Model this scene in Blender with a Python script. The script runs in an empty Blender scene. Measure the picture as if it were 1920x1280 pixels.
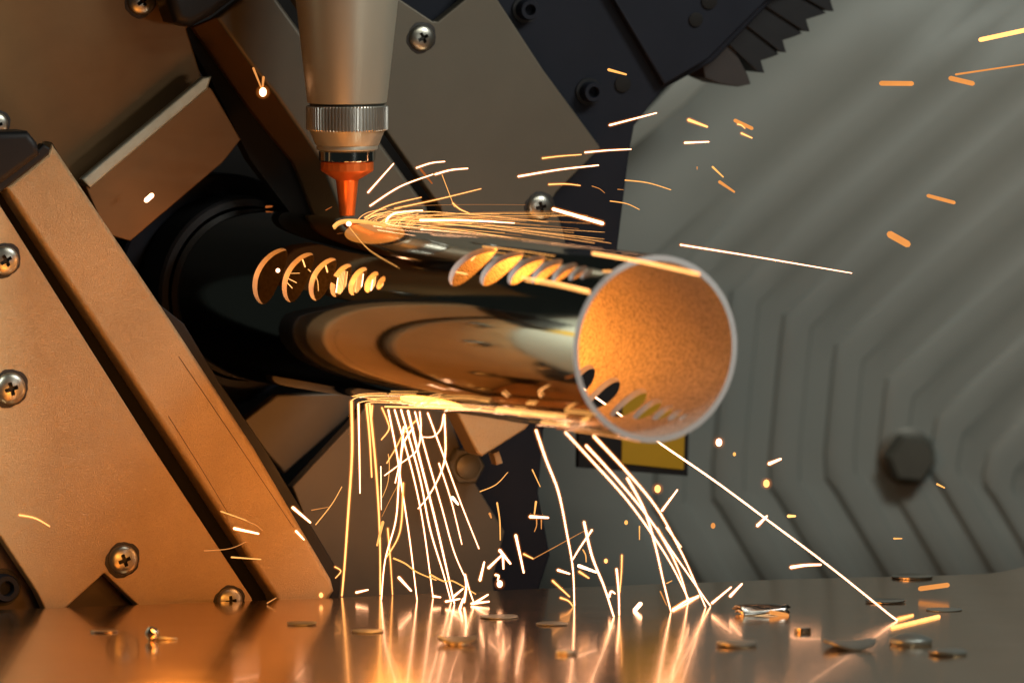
import bpy, bmesh, math, random
from mathutils import Vector, Matrix
random.seed(7)
S = bpy.context.scene
COL = S.collection
S.unit_settings.scale_length = 0.017          # one unit is 17 mm: the polished tube is about 56 mm across

# ------------------------------------------------------------------ camera
PHI = math.radians(4.3)
DIST, FPX = 160.0, 16000.0
CAM = Vector((0, -DIST * math.cos(PHI), DIST * math.sin(PHI)))
FWD = Vector((0, math.cos(PHI), -math.sin(PHI)))
UPV = Vector((0, math.sin(PHI), math.cos(PHI)))
cd = bpy.data.cameras.new('camera')
cam = bpy.data.objects.new('camera', cd)
COL.objects.link(cam)
cam.location = CAM
cam.rotation_euler = (math.pi / 2 - PHI, 0, 0)
cd.sensor_width = 36.0
cd.lens = FPX / 1920 * 36
cd.clip_start, cd.clip_end = 1.0, 1000.0
cd.dof.use_dof = True
cd.dof.focus_distance = DIST - 0.5
cd.dof.aperture_fstop = 0.235
cd.dof.aperture_blades = 0
S.camera = cam

# ------------------------------------------------------------------ world, lamps, exposure
W = bpy.data.worlds.new('World')
S.world = W
W.use_nodes = True
W.node_tree.nodes['Background'].inputs[0].default_value = (0.75, 0.9, 0.8, 1)
W.node_tree.nodes['Background'].inputs[1].default_value = 0.012
S.view_settings.view_transform = 'Standard'
S.view_settings.look = 'None'
S.view_settings.exposure = 0
S.view_settings.gamma = 1
S.cycles.use_denoising = True
S.cycles.sample_clamp_indirect = 6.0
S.cycles.max_bounces = 8
S.cycles.diffuse_bounces = 3
S.cycles.glossy_bounces = 6
S.cycles.transparent_max_bounces = 48
S.cycles.volume_bounces = 0


def ray(px, py):
    return (FWD + Vector(((px - 960) / FPX, 0, 0)) + UPV * ((640 - py) / FPX))


def at_y(px, py, y):
    d = ray(px, py)
    return CAM + d * ((y - CAM.y) / d.y)


FLOOR_Z = at_y(640, 1117, 0).z


def on_floor(px, py):
    d = ray(px, py)
    return CAM + d * ((FLOOR_Z - CAM.z) / d.z)


PSI = math.radians(20)
BASE = Vector((-9.6, -2.3, 0))
MU = Vector((math.cos(PSI), math.sin(PSI), 0))       # along the machine face
MN = Vector((math.sin(PSI), -math.cos(PSI), 0))      # out of the machine face


def on_m(px, py, w):
    """point of the machine face lying w behind its front plane"""
    d = ray(px, py)
    o = BASE - MN * w
    return CAM + d * ((o - CAM).dot(MN) / d.dot(MN))


def area(name, loc, target, size, size_y, watts, col):
    l = bpy.data.lights.new(name, 'AREA')
    l.shape = 'RECTANGLE'
    l.size, l.size_y, l.energy, l.color = size, size_y, watts, col
    o = bpy.data.objects.new(name, l)
    COL.objects.link(o)
    o.location = loc
    o.rotation_euler = (Vector(target) - Vector(loc)).to_track_quat('-Z', 'Y').to_euler()
    return o


def point(name, loc, watts, col, radius):
    l = bpy.data.lights.new(name, 'POINT')
    l.energy, l.color, l.shadow_soft_size = watts, col, radius
    o = bpy.data.objects.new(name, l)
    COL.objects.link(o)
    o.location = loc
    return o


HOT = (1.0, 0.35, 0.055)
area('workshop_fill', (20, -12, 22), (8, 18, -1), 10, 6, 4900, (0.97, 1.0, 0.96))
area('workshop_fill', (5, -10, 16), (-1, 3, 5), 6, 3, 430, (0.98, 0.97, 0.82))  # unseen lamp added to brighten the laser head and large cover
area('rim_fill', (8, -18, 5), (2.5, -10.5, 0), 2.5, 2, 260, (0.96, 0.98, 0.92))  # unseen lamp added to brighten the tube rim
point('cut_glow', at_y(684, 398, -1.0), 15, (1.0, 0.33, 0.06), 0.7)
# added warm fill lamps imitating spark light, some well in front of the sparks
for gx, gy, gd, gw, gr in ((740, 880, -1.2, 120, 0.6), (640, 1010, -11.5, 420, 0.6), (1010, 1040, -11.5, 420, 0.6), (330, 985, -9.0, 650, 0.7),
                           (1250, 930, -7.0, 120, 0.6)):
    point('spark_fill', at_y(gx, gy, gd), gw, HOT, gr)

# ------------------------------------------------------------------ helpers


def put(o, parent=None):
    COL.objects.link(o)
    if parent is not None:
        o.parent = parent
    return o


def tag(o, label=None, cat=None, group=None, kind=None):
    for k, v in (('label', label), ('category', cat), ('group', group), ('kind', kind)):
        if v:
            o[k] = v
    return o


def thing(name, loc, label, cat, group=None):
    o = bpy.data.objects.new(name, None)
    o.location = loc
    o.empty_display_size = 0.2
    put(o)
    return tag(o, label, cat, group)


def wloc(p):
    v = Vector((0, 0, 0))
    while p is not None:
        v += p.location
        p = p.parent
    return v


def mesh_obj(name, bm, mats, parent=None, smooth=None, origin=None):
    """link a bmesh holding world coordinates as one object"""
    off = wloc(parent) if parent is not None else Vector((0, 0, 0))
    if origin is None and parent is None:
        lo = [min(v.co[i] for v in bm.verts) for i in range(3)]
        hi = [max(v.co[i] for v in bm.verts) for i in range(3)]
        origin = Vector(((lo[0] + hi[0]) / 2, (lo[1] + hi[1]) / 2, lo[2]))
    if origin is not None:
        shift = origin
    else:
        shift = off
    bmesh.ops.translate(bm, verts=bm.verts, vec=-shift)
    me = bpy.data.meshes.new(name)
    bm.to_mesh(me)
    bm.free()
    for m in (mats if isinstance(mats, (list, tuple)) else [mats]):
        me.materials.append(m)
    if smooth is not None:
        for p in me.polygons:
            p.use_smooth = True
        me.set_sharp_from_angle(angle=math.radians(smooth))
    o = bpy.data.objects.new(name, me)
    o.location = shift - off
    return put(o, parent)


def extrude_poly(pts, vec, bevel=0.0, seg=2):
    """closed solid from a front polygon (world points) pushed back by vec"""
    bm = bmesh.new()
    vs = [bm.verts.new(p) for p in pts]
    f = bm.faces.new(vs)
    r = bmesh.ops.extrude_face_region(bm, geom=[f])
    bmesh.ops.translate(bm, verts=[v for v in r['geom'] if isinstance(v, bmesh.types.BMVert)], vec=vec)
    bmesh.ops.recalc_face_normals(bm, faces=bm.faces)
    if bevel > 0:
        front = set(vs)
        eds = [e for e in bm.edges if e.verts[0] in front and e.verts[1] in front]
        bmesh.ops.bevel(bm, geom=eds, offset=bevel, segments=seg, affect='EDGES', profile=0.5)
    return bm


def plate(name, px, w, thick, mat, parent=None, bevel=0.05, seg=3):
    pts = [on_m(x, y, w) for x, y in px]
    bm = extrude_poly(pts, -MN * thick, bevel, seg)
    o = mesh_obj(name, bm, mat, parent, smooth=35)
    if bevel:
        o.modifiers.new('flat_faces', 'WEIGHTED_NORMAL').keep_sharp = True
    return o


def frame_from(axis, hint=Vector((0, 0, 1))):
    z = axis.normalized()
    x = hint.cross(z)
    if x.length < 1e-4:
        x = Vector((1, 0, 0)).cross(z)
    x.normalize()
    y = z.cross(x)
    return x, y, z


def lathe(profile, origin, axis=Vector((0, 0, 1)), n=64, star=None, hint=Vector((0, 1, 0))):
    """profile: (height along axis, radius); closed with caps"""
    bm = bmesh.new()
    X, Y, Z = frame_from(axis, hint)
    rings = []
    for h, r in profile:
        ring = []
        for i in range(n):
            a = 2 * math.pi * i / n
            rr = r
            if star and r > star[1]:
                rr = r - (star[0] if (i // star[2]) % 2 else 0)
            ring.append(bm.verts.new(origin + Z * h + (X * math.cos(a) + Y * math.sin(a)) * max(rr, 1e-4)))
        rings.append(ring)
    for a, b in zip(rings, rings[1:]):
        for i in range(n):
            j = (i + 1) % n
            bm.faces.new((a[i], a[j], b[j], b[i]))
    bm.faces.new(rings[0])
    bm.faces.new(list(reversed(rings[-1])))
    bmesh.ops.recalc_face_normals(bm, faces=bm.faces)
    return bm


def spline(pts, sub=6):
    if len(pts) < 3:
        return pts
    out = []
    for i in range(len(pts) - 1):
        p0 = pts[max(i - 1, 0)]
        p1, p2 = pts[i], pts[i + 1]
        p3 = pts[min(i + 2, len(pts) - 1)]
        for k in range(sub):
            t = k / sub
            out.append(0.5 * ((2 * p1) + (p2 - p0) * t + (2 * p0 - 5 * p1 + 4 * p2 - p3) * t * t + (3 * p1 - p0 - 3 * p2 + p3) * t ** 3))
    out.append(pts[-1])
    return out


def add_tube(bm, pts, r0, r1=None, n=6, flat=1.0):
    """rounded rod along pts; flat < 1 squashes it towards a ribbon"""
    r1 = r0 if r1 is None else r1
    d0 = (pts[1] - pts[0]).normalized()
    d1 = (pts[-1] - pts[-2]).normalized()
    L = len(pts)
    stations = [(pts[0] - d0 * r0 * 0.75, d0, r0 * 0.45)]
    for i, p in enumerate(pts):
        d = (pts[min(i + 1, L - 1)] - pts[max(i - 1, 0)]).normalized()
        stations.append((p, d, r0 + (r1 - r0) * i / (L - 1)))
    stations.append((pts[-1] + d1 * r1 * 0.75, d1, r1 * 0.45))
    rings = []
    X = None
    for p, d, r in stations:
        if X is None:
            X = FWD.cross(d)
            if X.length < 1e-3:
                X = Vector((1, 0, 0))
        X = (X - d * X.dot(d)).normalized()
        Y = d.cross(X)
        rings.append([bm.verts.new(p + X * (r * math.cos(2 * math.pi * i / n)) + Y * (r * flat * math.sin(2 * math.pi * i / n))) for i in range(n)])
    for a, b in zip(rings, rings[1:]):
        for i in range(n):
            j = (i + 1) % n
            bm.faces.new((a[i], a[j], b[j], b[i]))
    bm.faces.new(list(reversed(rings[0])))
    bm.faces.new(rings[-1])


# ------------------------------------------------------------------ materials


def new_mat(name):
    m = bpy.data.materials.new(name)
    m.use_nodes = True
    nt = m.node_tree
    return m, nt, nt.nodes['Principled BSDF']


def node(nt, kind, **kw):
    n = nt.nodes.new(kind)
    for k, v in kw.items():
        if k in n.inputs:
            n.inputs[k].default_value = v
        else:
            setattr(n, k, v)
    return n


def surface(name, col, metal=0.0, rough=0.5, var=0.12, scale=0.6, rvar=0.12, scratch=None, bump=0.0, bscale=20, stretch=(1, 1, 1), aniso=0.0, spec=0.5, speck=None, bdist=0.02, coat=None, turn=0.0):
    """one procedural surface: broad tint variation, roughness variation, fine scratches or grain"""
    m, nt, b = new_mat(name)
    tc = node(nt, 'ShaderNodeTexCoord')
    n1 = node(nt, 'ShaderNodeTexNoise', Scale=scale, Detail=6.0, Roughness=0.6)
    nt.links.new(tc.outputs['Object'], n1.inputs['Vector'])
    mix = node(nt, 'ShaderNodeMix', data_type='RGBA', blend_type='MIX')
    mix.inputs[6].default_value = tuple(c * (1 - var) for c in col) + (1,)
    mix.inputs[7].default_value = tuple(min(1, c * (1 + var)) for c in col) + (1,)
    nt.links.new(n1.outputs['Fac'], mix.inputs[0])
    colour = mix.outputs[2]
    if speck:
        n4 = node(nt, 'ShaderNodeTexNoise', Scale=speck[0], Detail=3.0, Roughness=0.7)
        mp4 = node(nt, 'ShaderNodeMapping')
        mp4.inputs['Scale'].default_value = speck[3] if len(speck) > 3 else (1, 1, 1)
        nt.links.new(tc.outputs['Object'], mp4.inputs['Vector'])
        nt.links.new(mp4.outputs[0], n4.inputs['Vector'])
        rp4 = node(nt, 'ShaderNodeValToRGB')
        rp4.color_ramp.elements[0].position, rp4.color_ramp.elements[1].position = speck[1]
        nt.links.new(n4.outputs['Fac'], rp4.inputs[0])
        mx4 = node(nt, 'ShaderNodeMix', data_type='RGBA')
        mx4.inputs[6].default_value = tuple(c * speck[2] for c in col) + (1,)
        nt.links.new(rp4.outputs[0], mx4.inputs[0])
        nt.links.new(colour, mx4.inputs[7])
        colour = mx4.outputs[2]
    nt.links.new(colour, b.inputs['Base Color'])
    b.inputs['Metallic'].default_value = metal
    b.inputs['Specular IOR Level'].default_value = spec
    mr = node(nt, 'ShaderNodeMapRange')
    mr.inputs[3].default_value = max(0.02, rough - rvar)
    mr.inputs[4].default_value = rough + rvar
    n2 = node(nt, 'ShaderNodeTexNoise', Scale=scale * 3.3, Detail=8.0, Roughness=0.7)
    mp2 = node(nt, 'ShaderNodeMapping')
    mp2.inputs['Scale'].default_value = stretch
    mp2.inputs['Rotation'].default_value = (0, 0, turn)
    nt.links.new(tc.outputs['Object'], mp2.inputs['Vector'])
    nt.links.new(mp2.outputs[0], n2.inputs['Vector'])
    nt.links.new(n2.outputs['Fac'], mr.inputs[0])
    nt.links.new(mr.outputs[0], b.inputs['Roughness'])
    if coat:
        b.inputs['Coat Weight'].default_value, b.inputs['Coat Roughness'].default_value = coat
    if aniso:
        b.inputs['Anisotropic'].default_value = aniso
    if bump > 0:
        n3 = node(nt, 'ShaderNodeTexNoise', Scale=bscale, Detail=5.0, Roughness=0.65, Distortion=scratch or 0.0)
        nt.links.new(mp2.outputs[0], n3.inputs['Vector'])
        bp = node(nt, 'ShaderNodeBump', Strength=bump, Distance=bdist)
        nt.links.new(n3.outputs['Fac'], bp.inputs['Height'])
        nt.links.new(bp.outputs[0], b.inputs['Normal'])
    return m


M = {}
M['plate'] = surface('brushed_cover_steel', (0.58, 0.42, 0.235), 0.75, 0.42, 0.30, 0.4, 0.12, scratch=4.5, bump=0.55, bscale=15, bdist=0.05, speck=(42, (0.28, 0.50), 0.80))
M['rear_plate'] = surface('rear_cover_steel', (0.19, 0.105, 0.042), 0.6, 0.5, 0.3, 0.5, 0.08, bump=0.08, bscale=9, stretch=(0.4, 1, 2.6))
M['bracket'] = surface('bracket_steel', (0.135, 0.118, 0.088), 0.5, 0.5, 0.15, 0.5, 0.08, bump=0.05, bscale=14)
M['dark_brown'] = surface('dark_brown_steel', (0.07, 0.05, 0.038), 0.3, 0.5, 0.2, 0.8, 0.1)
M['edge'] = surface('ground_steel_edge', (0.42, 0.44, 0.36), 0.7, 0.45, 0.3, 2.0, 0.1, bump=0.1, bscale=20)
M['black'] = surface('black_oxide_steel', (0.013, 0.015, 0.022), 0.0, 0.55, 0.25, 0.8, 0.1, bump=0.05, bscale=18, spec=0.15)
M['void'] = surface('dark_housing', (0.012, 0.011, 0.010), 0.0, 0.7, 0.3, 0.5, 0.1, spec=0.2)
M['rubber'] = surface('black_rubber', (0.010, 0.010, 0.011), 0.0, 0.5, 0.2, 1.0, 0.1, bump=0.06, bscale=14, spec=0.35)
M['brown_pleat'] = surface('worn_brown_pleat', (0.026, 0.02, 0.017), 0.0, 0.6, 0.2, 1.0, 0.1)
M['panel'] = surface('grey_green_panel', (0.32, 0.335, 0.295), 0.1, 0.55, 0.10, 0.25, 0.08, bump=0.03, bscale=6)
M['bolt'] = surface('dull_bolt_steel', (0.15, 0.145, 0.115), 0.4, 0.42, 0.2, 1.5, 0.1, bump=0.05, bscale=12)
M['screw'] = surface('nickel_screw', (0.40, 0.385, 0.33), 0.95, 0.33, 0.3, 2.5, 0.08, bump=0.06, bscale=14)
M['grime_shade'] = surface('grime_and_shade', (0.016, 0.012, 0.009), 0.0, 0.55, 0.4, 4.0, 0.1, bump=0.3, bscale=16)
M['yellow'] = surface('yellow_label', (0.44, 0.27, 0.01), 0.0, 0.45, 0.08, 0.8, 0.08)
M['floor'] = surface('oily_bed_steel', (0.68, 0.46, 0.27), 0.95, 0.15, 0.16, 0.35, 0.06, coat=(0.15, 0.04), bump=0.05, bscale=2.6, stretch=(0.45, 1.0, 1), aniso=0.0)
M['head'] = surface('champagne_anodised', (0.56, 0.52, 0.41), 0.55, 0.42, 0.05, 0.5, 0.04, bump=0.02, bscale=30, stretch=(1, 1, 6))
M['knurl'] = surface('knurled_aluminium', (0.62, 0.60, 0.54), 0.9, 0.33, 0.06, 0.8, 0.05)
M['dark_gap'] = surface('dark_gap_metal', (0.06, 0.06, 0.05), 0.6, 0.5, 0.1, 1.0, 0.05)
M['chrome'] = surface('bright_chrome', (0.75, 0.73, 0.68), 1.0, 0.10, 0.05, 1.0, 0.03)
M['copper'] = surface('hot_copper', (0.95, 0.21, 0.04), 0.6, 0.34, 0.10, 0.9, 0.05, bump=0.07, bscale=9, stretch=(0.5, 0.5, 9))
M['tube'] = surface('polished_tube', (0.58, 0.56, 0.485), 1.0, 0.062, 0.06, 0.4, 0.035, stretch=(0.05, 1.6, 1.6), turn=math.radians(62), bump=0.02, bscale=5)
M['bore'] = surface('rough_tube_bore', (0.60, 0.54, 0.46), 0.25, 0.62, 0.14, 0.5, 0.08, bump=0.25, bscale=26, speck=(17, (0.34, 0.58), 0.40))
M['cut'] = surface('fresh_cut_edge', (0.74, 0.72, 0.70), 0.1, 0.42, 0.1, 3.0, 0.1, bump=0.2, bscale=30)
M['slug'] = surface('dull_cut_slug', (0.34, 0.36, 0.32), 0.7, 0.34, 0.25, 2.0, 0.1)
M['slug_bright'] = surface('bright_cut_slug', (0.55, 0.52, 0.46), 1.0, 0.22, 0.2, 2.0, 0.08)


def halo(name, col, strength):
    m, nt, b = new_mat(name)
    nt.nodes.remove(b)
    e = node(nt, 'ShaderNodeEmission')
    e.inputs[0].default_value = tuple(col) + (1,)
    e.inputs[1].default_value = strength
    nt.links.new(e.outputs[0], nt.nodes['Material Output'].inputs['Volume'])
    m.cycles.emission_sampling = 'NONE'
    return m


def glow(name, col, strength, sampling='NONE'):
    m, nt, b = new_mat(name)
    nt.nodes.remove(b)
    tc = node(nt, 'ShaderNodeTexCoord')
    n1 = node(nt, 'ShaderNodeTexNoise', Scale=3.0, Detail=3.0)
    nt.links.new(tc.outputs['Object'], n1.inputs['Vector'])
    mr = node(nt, 'ShaderNodeMapRange')
    mr.inputs[3].default_value, mr.inputs[4].default_value = strength * 0.72, strength * 1.28
    nt.links.new(n1.outputs['Fac'], mr.inputs[0])
    e = node(nt, 'ShaderNodeEmission')
    e.inputs[0].default_value = tuple(col) + (1,)
    nt.links.new(mr.outputs[0], e.inputs[1])
    nt.links.new(e.outputs[0], nt.nodes['Material Output'].inputs['Surface'])
    m.cycles.emission_sampling = sampling
    return m


M['W'] = glow('white_hot_spark', (1.0, 0.50, 0.27), 6.5)
M['Y'] = glow('yellow_hot_spark', (1.0, 0.43, 0.125), 2.6)
M['G'] = glow('golden_spark', (1.0, 0.43, 0.105), 1.55)
M['O'] = glow('orange_spark', (1.0, 0.37, 0.09), 0.9)
M['halo'] = halo('spark_glare_halo', (1.0, 0.27, 0.03), 4.2)  # lens glare round sparks, built as a glowing sheath
M['ember_halo'] = halo('ember_glare_halo', (1.0, 0.25, 0.03), 0.8)  # the same built-in glare for embers
M['D'] = glow('dull_red_spark', (1.0, 0.25, 0.05), 0.42)

# ------------------------------------------------------------------ the bed the cut pieces fall on
bx = [on_floor(-420, 1158), on_floor(0, 1142), on_floor(620, 1120), on_floor(1000, 1103), on_floor(1470, 1085), on_floor(1790, 1077), on_floor(1840, 1075), on_floor(1875, 1071), on_floor(1905, 1064), on_floor(1950, 1052), on_floor(2050, 1040)]
front = [Vector((26, 12, FLOOR_Z)), Vector((22, -26, FLOOR_Z)), Vector((-22, -26, FLOOR_Z))]
bm = extrude_poly([*bx, *front], Vector((0, 0, -0.5)), 0.06, 3)
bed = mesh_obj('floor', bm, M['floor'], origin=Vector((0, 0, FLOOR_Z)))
tag(bed, 'shiny oily steel bed scattered with cut slugs', kind='structure')
# ------------------------------------------------------------------ screws and bolts


def bool_cut(bm_a, bm_b):
    """bm_a minus bm_b as a new bmesh"""
    ms = []
    for b in (bm_a, bm_b):
        me = bpy.data.meshes.new('tmp')
        b.to_mesh(me)
        b.free()
        ms.append(me)
    a = bpy.data.objects.new('tmp_a', ms[0])
    c = bpy.data.objects.new('tmp_b', ms[1])
    COL.objects.link(a)
    COL.objects.link(c)
    md = a.modifiers.new('cut', 'BOOLEAN')
    md.object, md.operation, md.solver = c, 'DIFFERENCE', 'EXACT'
    dg = bpy.context.evaluated_depsgraph_get()
    me = bpy.data.meshes.new_from_object(a.evaluated_get(dg))
    out = bmesh.new()
    out.from_mesh(me)
    bpy.data.objects.remove(a)
    bpy.data.objects.remove(c)
    for x in (*ms, me):
        bpy.data.meshes.remove(x)
    return out


def make_screw_mesh():
    prof = [(-0.15, 0.86)] + [(0.0, 1.0)] + [(0.10, 1.0)] + [(0.10 + 0.38 * math.sin(a * math.pi / 2), math.cos(a * math.pi / 2)) for a in [k / 10 for k in range(1, 10)]]
    dome = lathe(prof, Vector((0, 0, 0)), n=40)
    bm = dome
    for rot in (0, math.pi / 2):
        cross = bmesh.new()
        r = bmesh.ops.create_cube(cross, size=1.0)
        bmesh.ops.scale(cross, verts=r['verts'], vec=(1.12 if rot == 0 else 1.121, 0.29, 0.5))
        for v in r['verts']:
            if v.co.z < 0:
                v.co.x *= 0.45
                v.co.y *= 0.7
        bmesh.ops.rotate(cross, verts=r['verts'], cent=(0, 0, 0), matrix=Matrix.Rotation(rot, 3, 'Z'))
        bmesh.ops.translate(cross, verts=r['verts'], vec=(0, 0, 0.40 + (0.013 if rot else 0)))
        bm = bool_cut(bm, cross)
    for f in bm.faces:
        c = f.calc_center_median()
        f.material_index = 1 if c.z > 0.02 and c.xy.length < 0.7 and c.z < 0.06 + 0.38 * math.sqrt(max(0, 1 - c.xy.length_squared)) else 0  # recess faces coloured dark so the cross stands out
    me = bpy.data.meshes.new('screw')
    bm.to_mesh(me)
    bm.free()
    me.materials.append(M['screw'])
    me.materials.append(M['grime_shade'])
    for p in me.polygons:
        p.use_smooth = True
    me.set_sharp_from_angle(angle=math.radians(32))
    return me


SCREW = make_screw_mesh()
bmr = lathe([(0.0, 1.22), (0.03, 1.2), (0.06, 1.02)], Vector((0, 0, 0)), n=72)  # dark ring colours in grime and the shade round each screw head
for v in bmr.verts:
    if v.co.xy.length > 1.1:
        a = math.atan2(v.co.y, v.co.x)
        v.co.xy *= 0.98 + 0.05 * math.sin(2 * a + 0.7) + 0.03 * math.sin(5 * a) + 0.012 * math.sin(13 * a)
RING = bpy.data.meshes.new('grime_shade_ring')
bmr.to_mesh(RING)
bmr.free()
RING.materials.append(M['grime_shade'])
ROT_M = Matrix((MU, MN.cross(MU) * 1.0, MN)).transposed() if MN.cross(MU).z > 0 else Matrix((MU, -MN.cross(MU), MN)).transposed()


def screw(parent, px, py, w, rpx, turn=0.0, ring=True, label=None):
    o = bpy.data.objects.new('screw', SCREW)
    p = on_m(px, py, w)
    r = rpx / 100
    q = (ROT_M.to_4x4() @ Matrix.Rotation(turn, 4, 'Z')).to_quaternion()
    o.location = p - wloc(parent)
    o.rotation_mode = 'QUATERNION'
    o.rotation_quaternion = q
    o.scale = (r, r, r)
    put(o, parent)
    if label:
        o['label'] = label
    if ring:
        g = bpy.data.objects.new('grime_shade_ring', RING)
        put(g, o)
    return o


def socket_bolt(parent, px, py, w, rpx):
    p = on_m(px, py, w)
    r = rpx / 100
    body = lathe([(-0.1, r), (0.26 * 1, r), (0.32, r * 0.9), (0.32, r * 0.55), (0.12, r * 0.5)], p, MN, n=36, hint=Vector((0, 0, 1)))
    o = mesh_obj('socket_bolt', body, M['black'], parent, smooth=40)
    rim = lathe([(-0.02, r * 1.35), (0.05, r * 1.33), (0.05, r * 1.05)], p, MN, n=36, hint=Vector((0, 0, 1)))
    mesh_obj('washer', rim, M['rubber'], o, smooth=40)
    return o


# ------------------------------------------------------------------ machine face: covers round the chuck
t = thing('front_cover', on_m(250, 1130, 0), 'sparklit steel cover plate with four cross-head screws, lower corner notched', 'cover plate')
main_px = [(-75, 264), (0, 384), (288, 840), (472, 1120), (486, 1165), (290, 1165), (196, 1074), (96, 1165), (70, 1110), (0, 1004), (-75, 888)]
plate('cover_sheet', main_px, 0.0, 0.35, M['plate'], t, 0.04)
screw(t, 8, 488, 0, 27, 0.5)
screw(t, 18, 728, 0, 30, 0.3)
screw(t, 230, 1049, 0, 28, 0.35)
screw(t, 430, 1126, 0, 25, 0.15)
t = thing('edge_cover', on_m(560, 1110, 0), 'long slanting steel strip with rounded bright edge beside the dark gap', 'cover strip')
plate('cover_strip', [(10, 351), (86, 291), (98, 268), (325, 606), (478, 840), (622, 1085), (628, 1108), (590, 1165), (530, 1165), (516, 1120), (332, 840), (30, 384)], 0.0, 0.6, M['plate'], t, 0.11, 5)
plate('back_flange', [(98, 267), (172, 394), (256, 536), (345, 606), (412, 716), (497, 840), (640, 1078), (632, 1165), (560, 1165), (300, 700)], 0.62, 0.5, M['rubber'], t, 0.03)
for a, b in (((335, 668), (550, 988)), ((316, 780), (430, 965))):
    bm = bmesh.new()
    add_tube(bm, [on_m(*a, 0.0), on_m((a[0] + b[0]) / 2 + 1, (a[1] + b[1]) / 2, 0.0), on_m(*b, 0.0)], 0.007, 0.005, 5)
    mesh_obj('score_line', bm, M['grime_shade'], t)
t = thing('gap_shade_backing', on_m(250, 800, 0.6), 'shadow-dark backing seen through the slanting gap between two lit steel covers', 'backing plate')
plate('backing_sheet', [(-160, 100), (60, 330), (360, 800), (560, 1165), (40, 1165), (-160, 900)], 0.75, 0.3, M['void'], t, 0)  # near-black sheet puts the gap's shadow into its colour
t = thing('corner_block', on_m(0, 1130, 0.5), 'dark block with a black socket bolt at the notched corner of the cover', 'block')
plate('block_body', [(-75, 880), (0, 1000), (75, 1112), (110, 1165), (-75, 1165)], 0.6, 0.35, M['dark_brown'], t, 0.03)
socket_bolt(t, 4, 1100, 0.6, 26)
t = thing('notch_wedge', on_m(196, 1150, 0.5), 'dark brown wedge filling the notch under a cross-head screw', 'wedge')
plate('wedge_body', [(196, 1060), (320, 1180), (70, 1180)], 0.7, 0.3, M['dark_brown'], t, 0.02)

# rubber buffer on top of the strip
t = thing('rubber_buffer', on_m(20, 350, -0.2), 'glossy black rubber buffer on the upper end of the slanting strip', 'buffer')
plate('buffer_body', [(-120, 250), (54, 246), (72, 268), (78, 290), (0, 348), (-120, 420)], -0.35, 0.8, M['rubber'], t, 0.14, 5)
plate('buffer_base', [(-120, 300), (66, 286), (82, 270), (95, 278), (93, 290), (0, 362), (-70, 418)], -0.1, 0.3, M['rubber'], t, 0.05, 3)

# rear cover, upper corner
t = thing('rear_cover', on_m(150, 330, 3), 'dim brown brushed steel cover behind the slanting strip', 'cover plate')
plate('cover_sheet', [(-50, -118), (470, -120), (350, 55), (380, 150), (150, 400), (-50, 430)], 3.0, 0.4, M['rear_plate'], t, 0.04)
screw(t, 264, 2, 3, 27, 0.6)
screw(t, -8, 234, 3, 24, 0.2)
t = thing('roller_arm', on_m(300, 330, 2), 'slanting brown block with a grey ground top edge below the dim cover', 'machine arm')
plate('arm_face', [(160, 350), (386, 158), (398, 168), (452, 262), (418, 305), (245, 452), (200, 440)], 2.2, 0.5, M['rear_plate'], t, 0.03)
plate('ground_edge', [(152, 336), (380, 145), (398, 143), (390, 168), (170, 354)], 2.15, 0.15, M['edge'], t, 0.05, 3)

# dark hollow the tube comes out of
t = thing('housing', on_m(500, 900, 10), 'black hollow of the machine housing round the far end of the tube', 'housing')
plate('back_wall', [(-400, -300), (1000, -300), (1000, 1300), (-400, 1300)], 11.0, 0.4, M['void'], t, 0)

# bent guard at the other side of the hollow
t = thing('inner_guard', on_m(500, 300, 2.6), 'dim grey folded guard strip slanting down behind the laser head', 'guard strip')
plate('guard_face', [(405, 34), (450, 0), (480, -60), (500, -60), (522, 0), (802, 388), (812, 440), (655, 440), (598, 300), (515, 180), (471, 127)], 2.5, 0.25, M['bracket'], t, 0.10, 4)
sp = [on_m(405, 34, 2.55), on_m(471, 127, 2.55), on_m(515, 180, 2.55), on_m(598, 300, 2.55), on_m(655, 440, 2.55)]
so = [on_m(363, 52, 3.1), on_m(430, 148, 3.1), on_m(476, 212, 3.1), on_m(552, 305, 3.1), on_m(605, 440, 3.1)]
bm = bmesh.new()
va = [bm.verts.new(p) for p in sp]
vb = [bm.verts.new(p) for p in so]
vc = [bm.verts.new(p - MN * 0.2) for p in so]
vd = [bm.verts.new(p - MN * 0.2) for p in sp]
for i in range(4):
    bm.faces.new((va[i], va[i + 1], vb[i + 1], vb[i]))
    bm.faces.new((vb[i], vb[i + 1], vc[i + 1], vc[i]))
    bm.faces.new((vc[i], vc[i + 1], vd[i + 1], vd[i]))
mesh_obj('folded_side', bm, M['rear_plate'], t, smooth=30)
t = thing('dark_pocket', on_m(420, 300, 3.5), 'black slanting pocket wall between the brown block and folded guard strip', 'pocket wall')
plate('pocket_wall', [(330, 40), (420, 60), (620, 410), (560, 420), (470, 300), (395, 150)], 3.4, 0.4, M['void'], t, 0)
t = thing('curved_clamp', on_m(360, 30, 2), 'glossy black rounded clamp at the top between two brown covers', 'clamp')
plate('clamp_body', [(300, -80), (470, -80), (438, 2), (404, 28), (360, 52), (330, 44), (318, 10)], 1.9, 0.8, M['rubber'], t, 0.2, 5)

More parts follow.
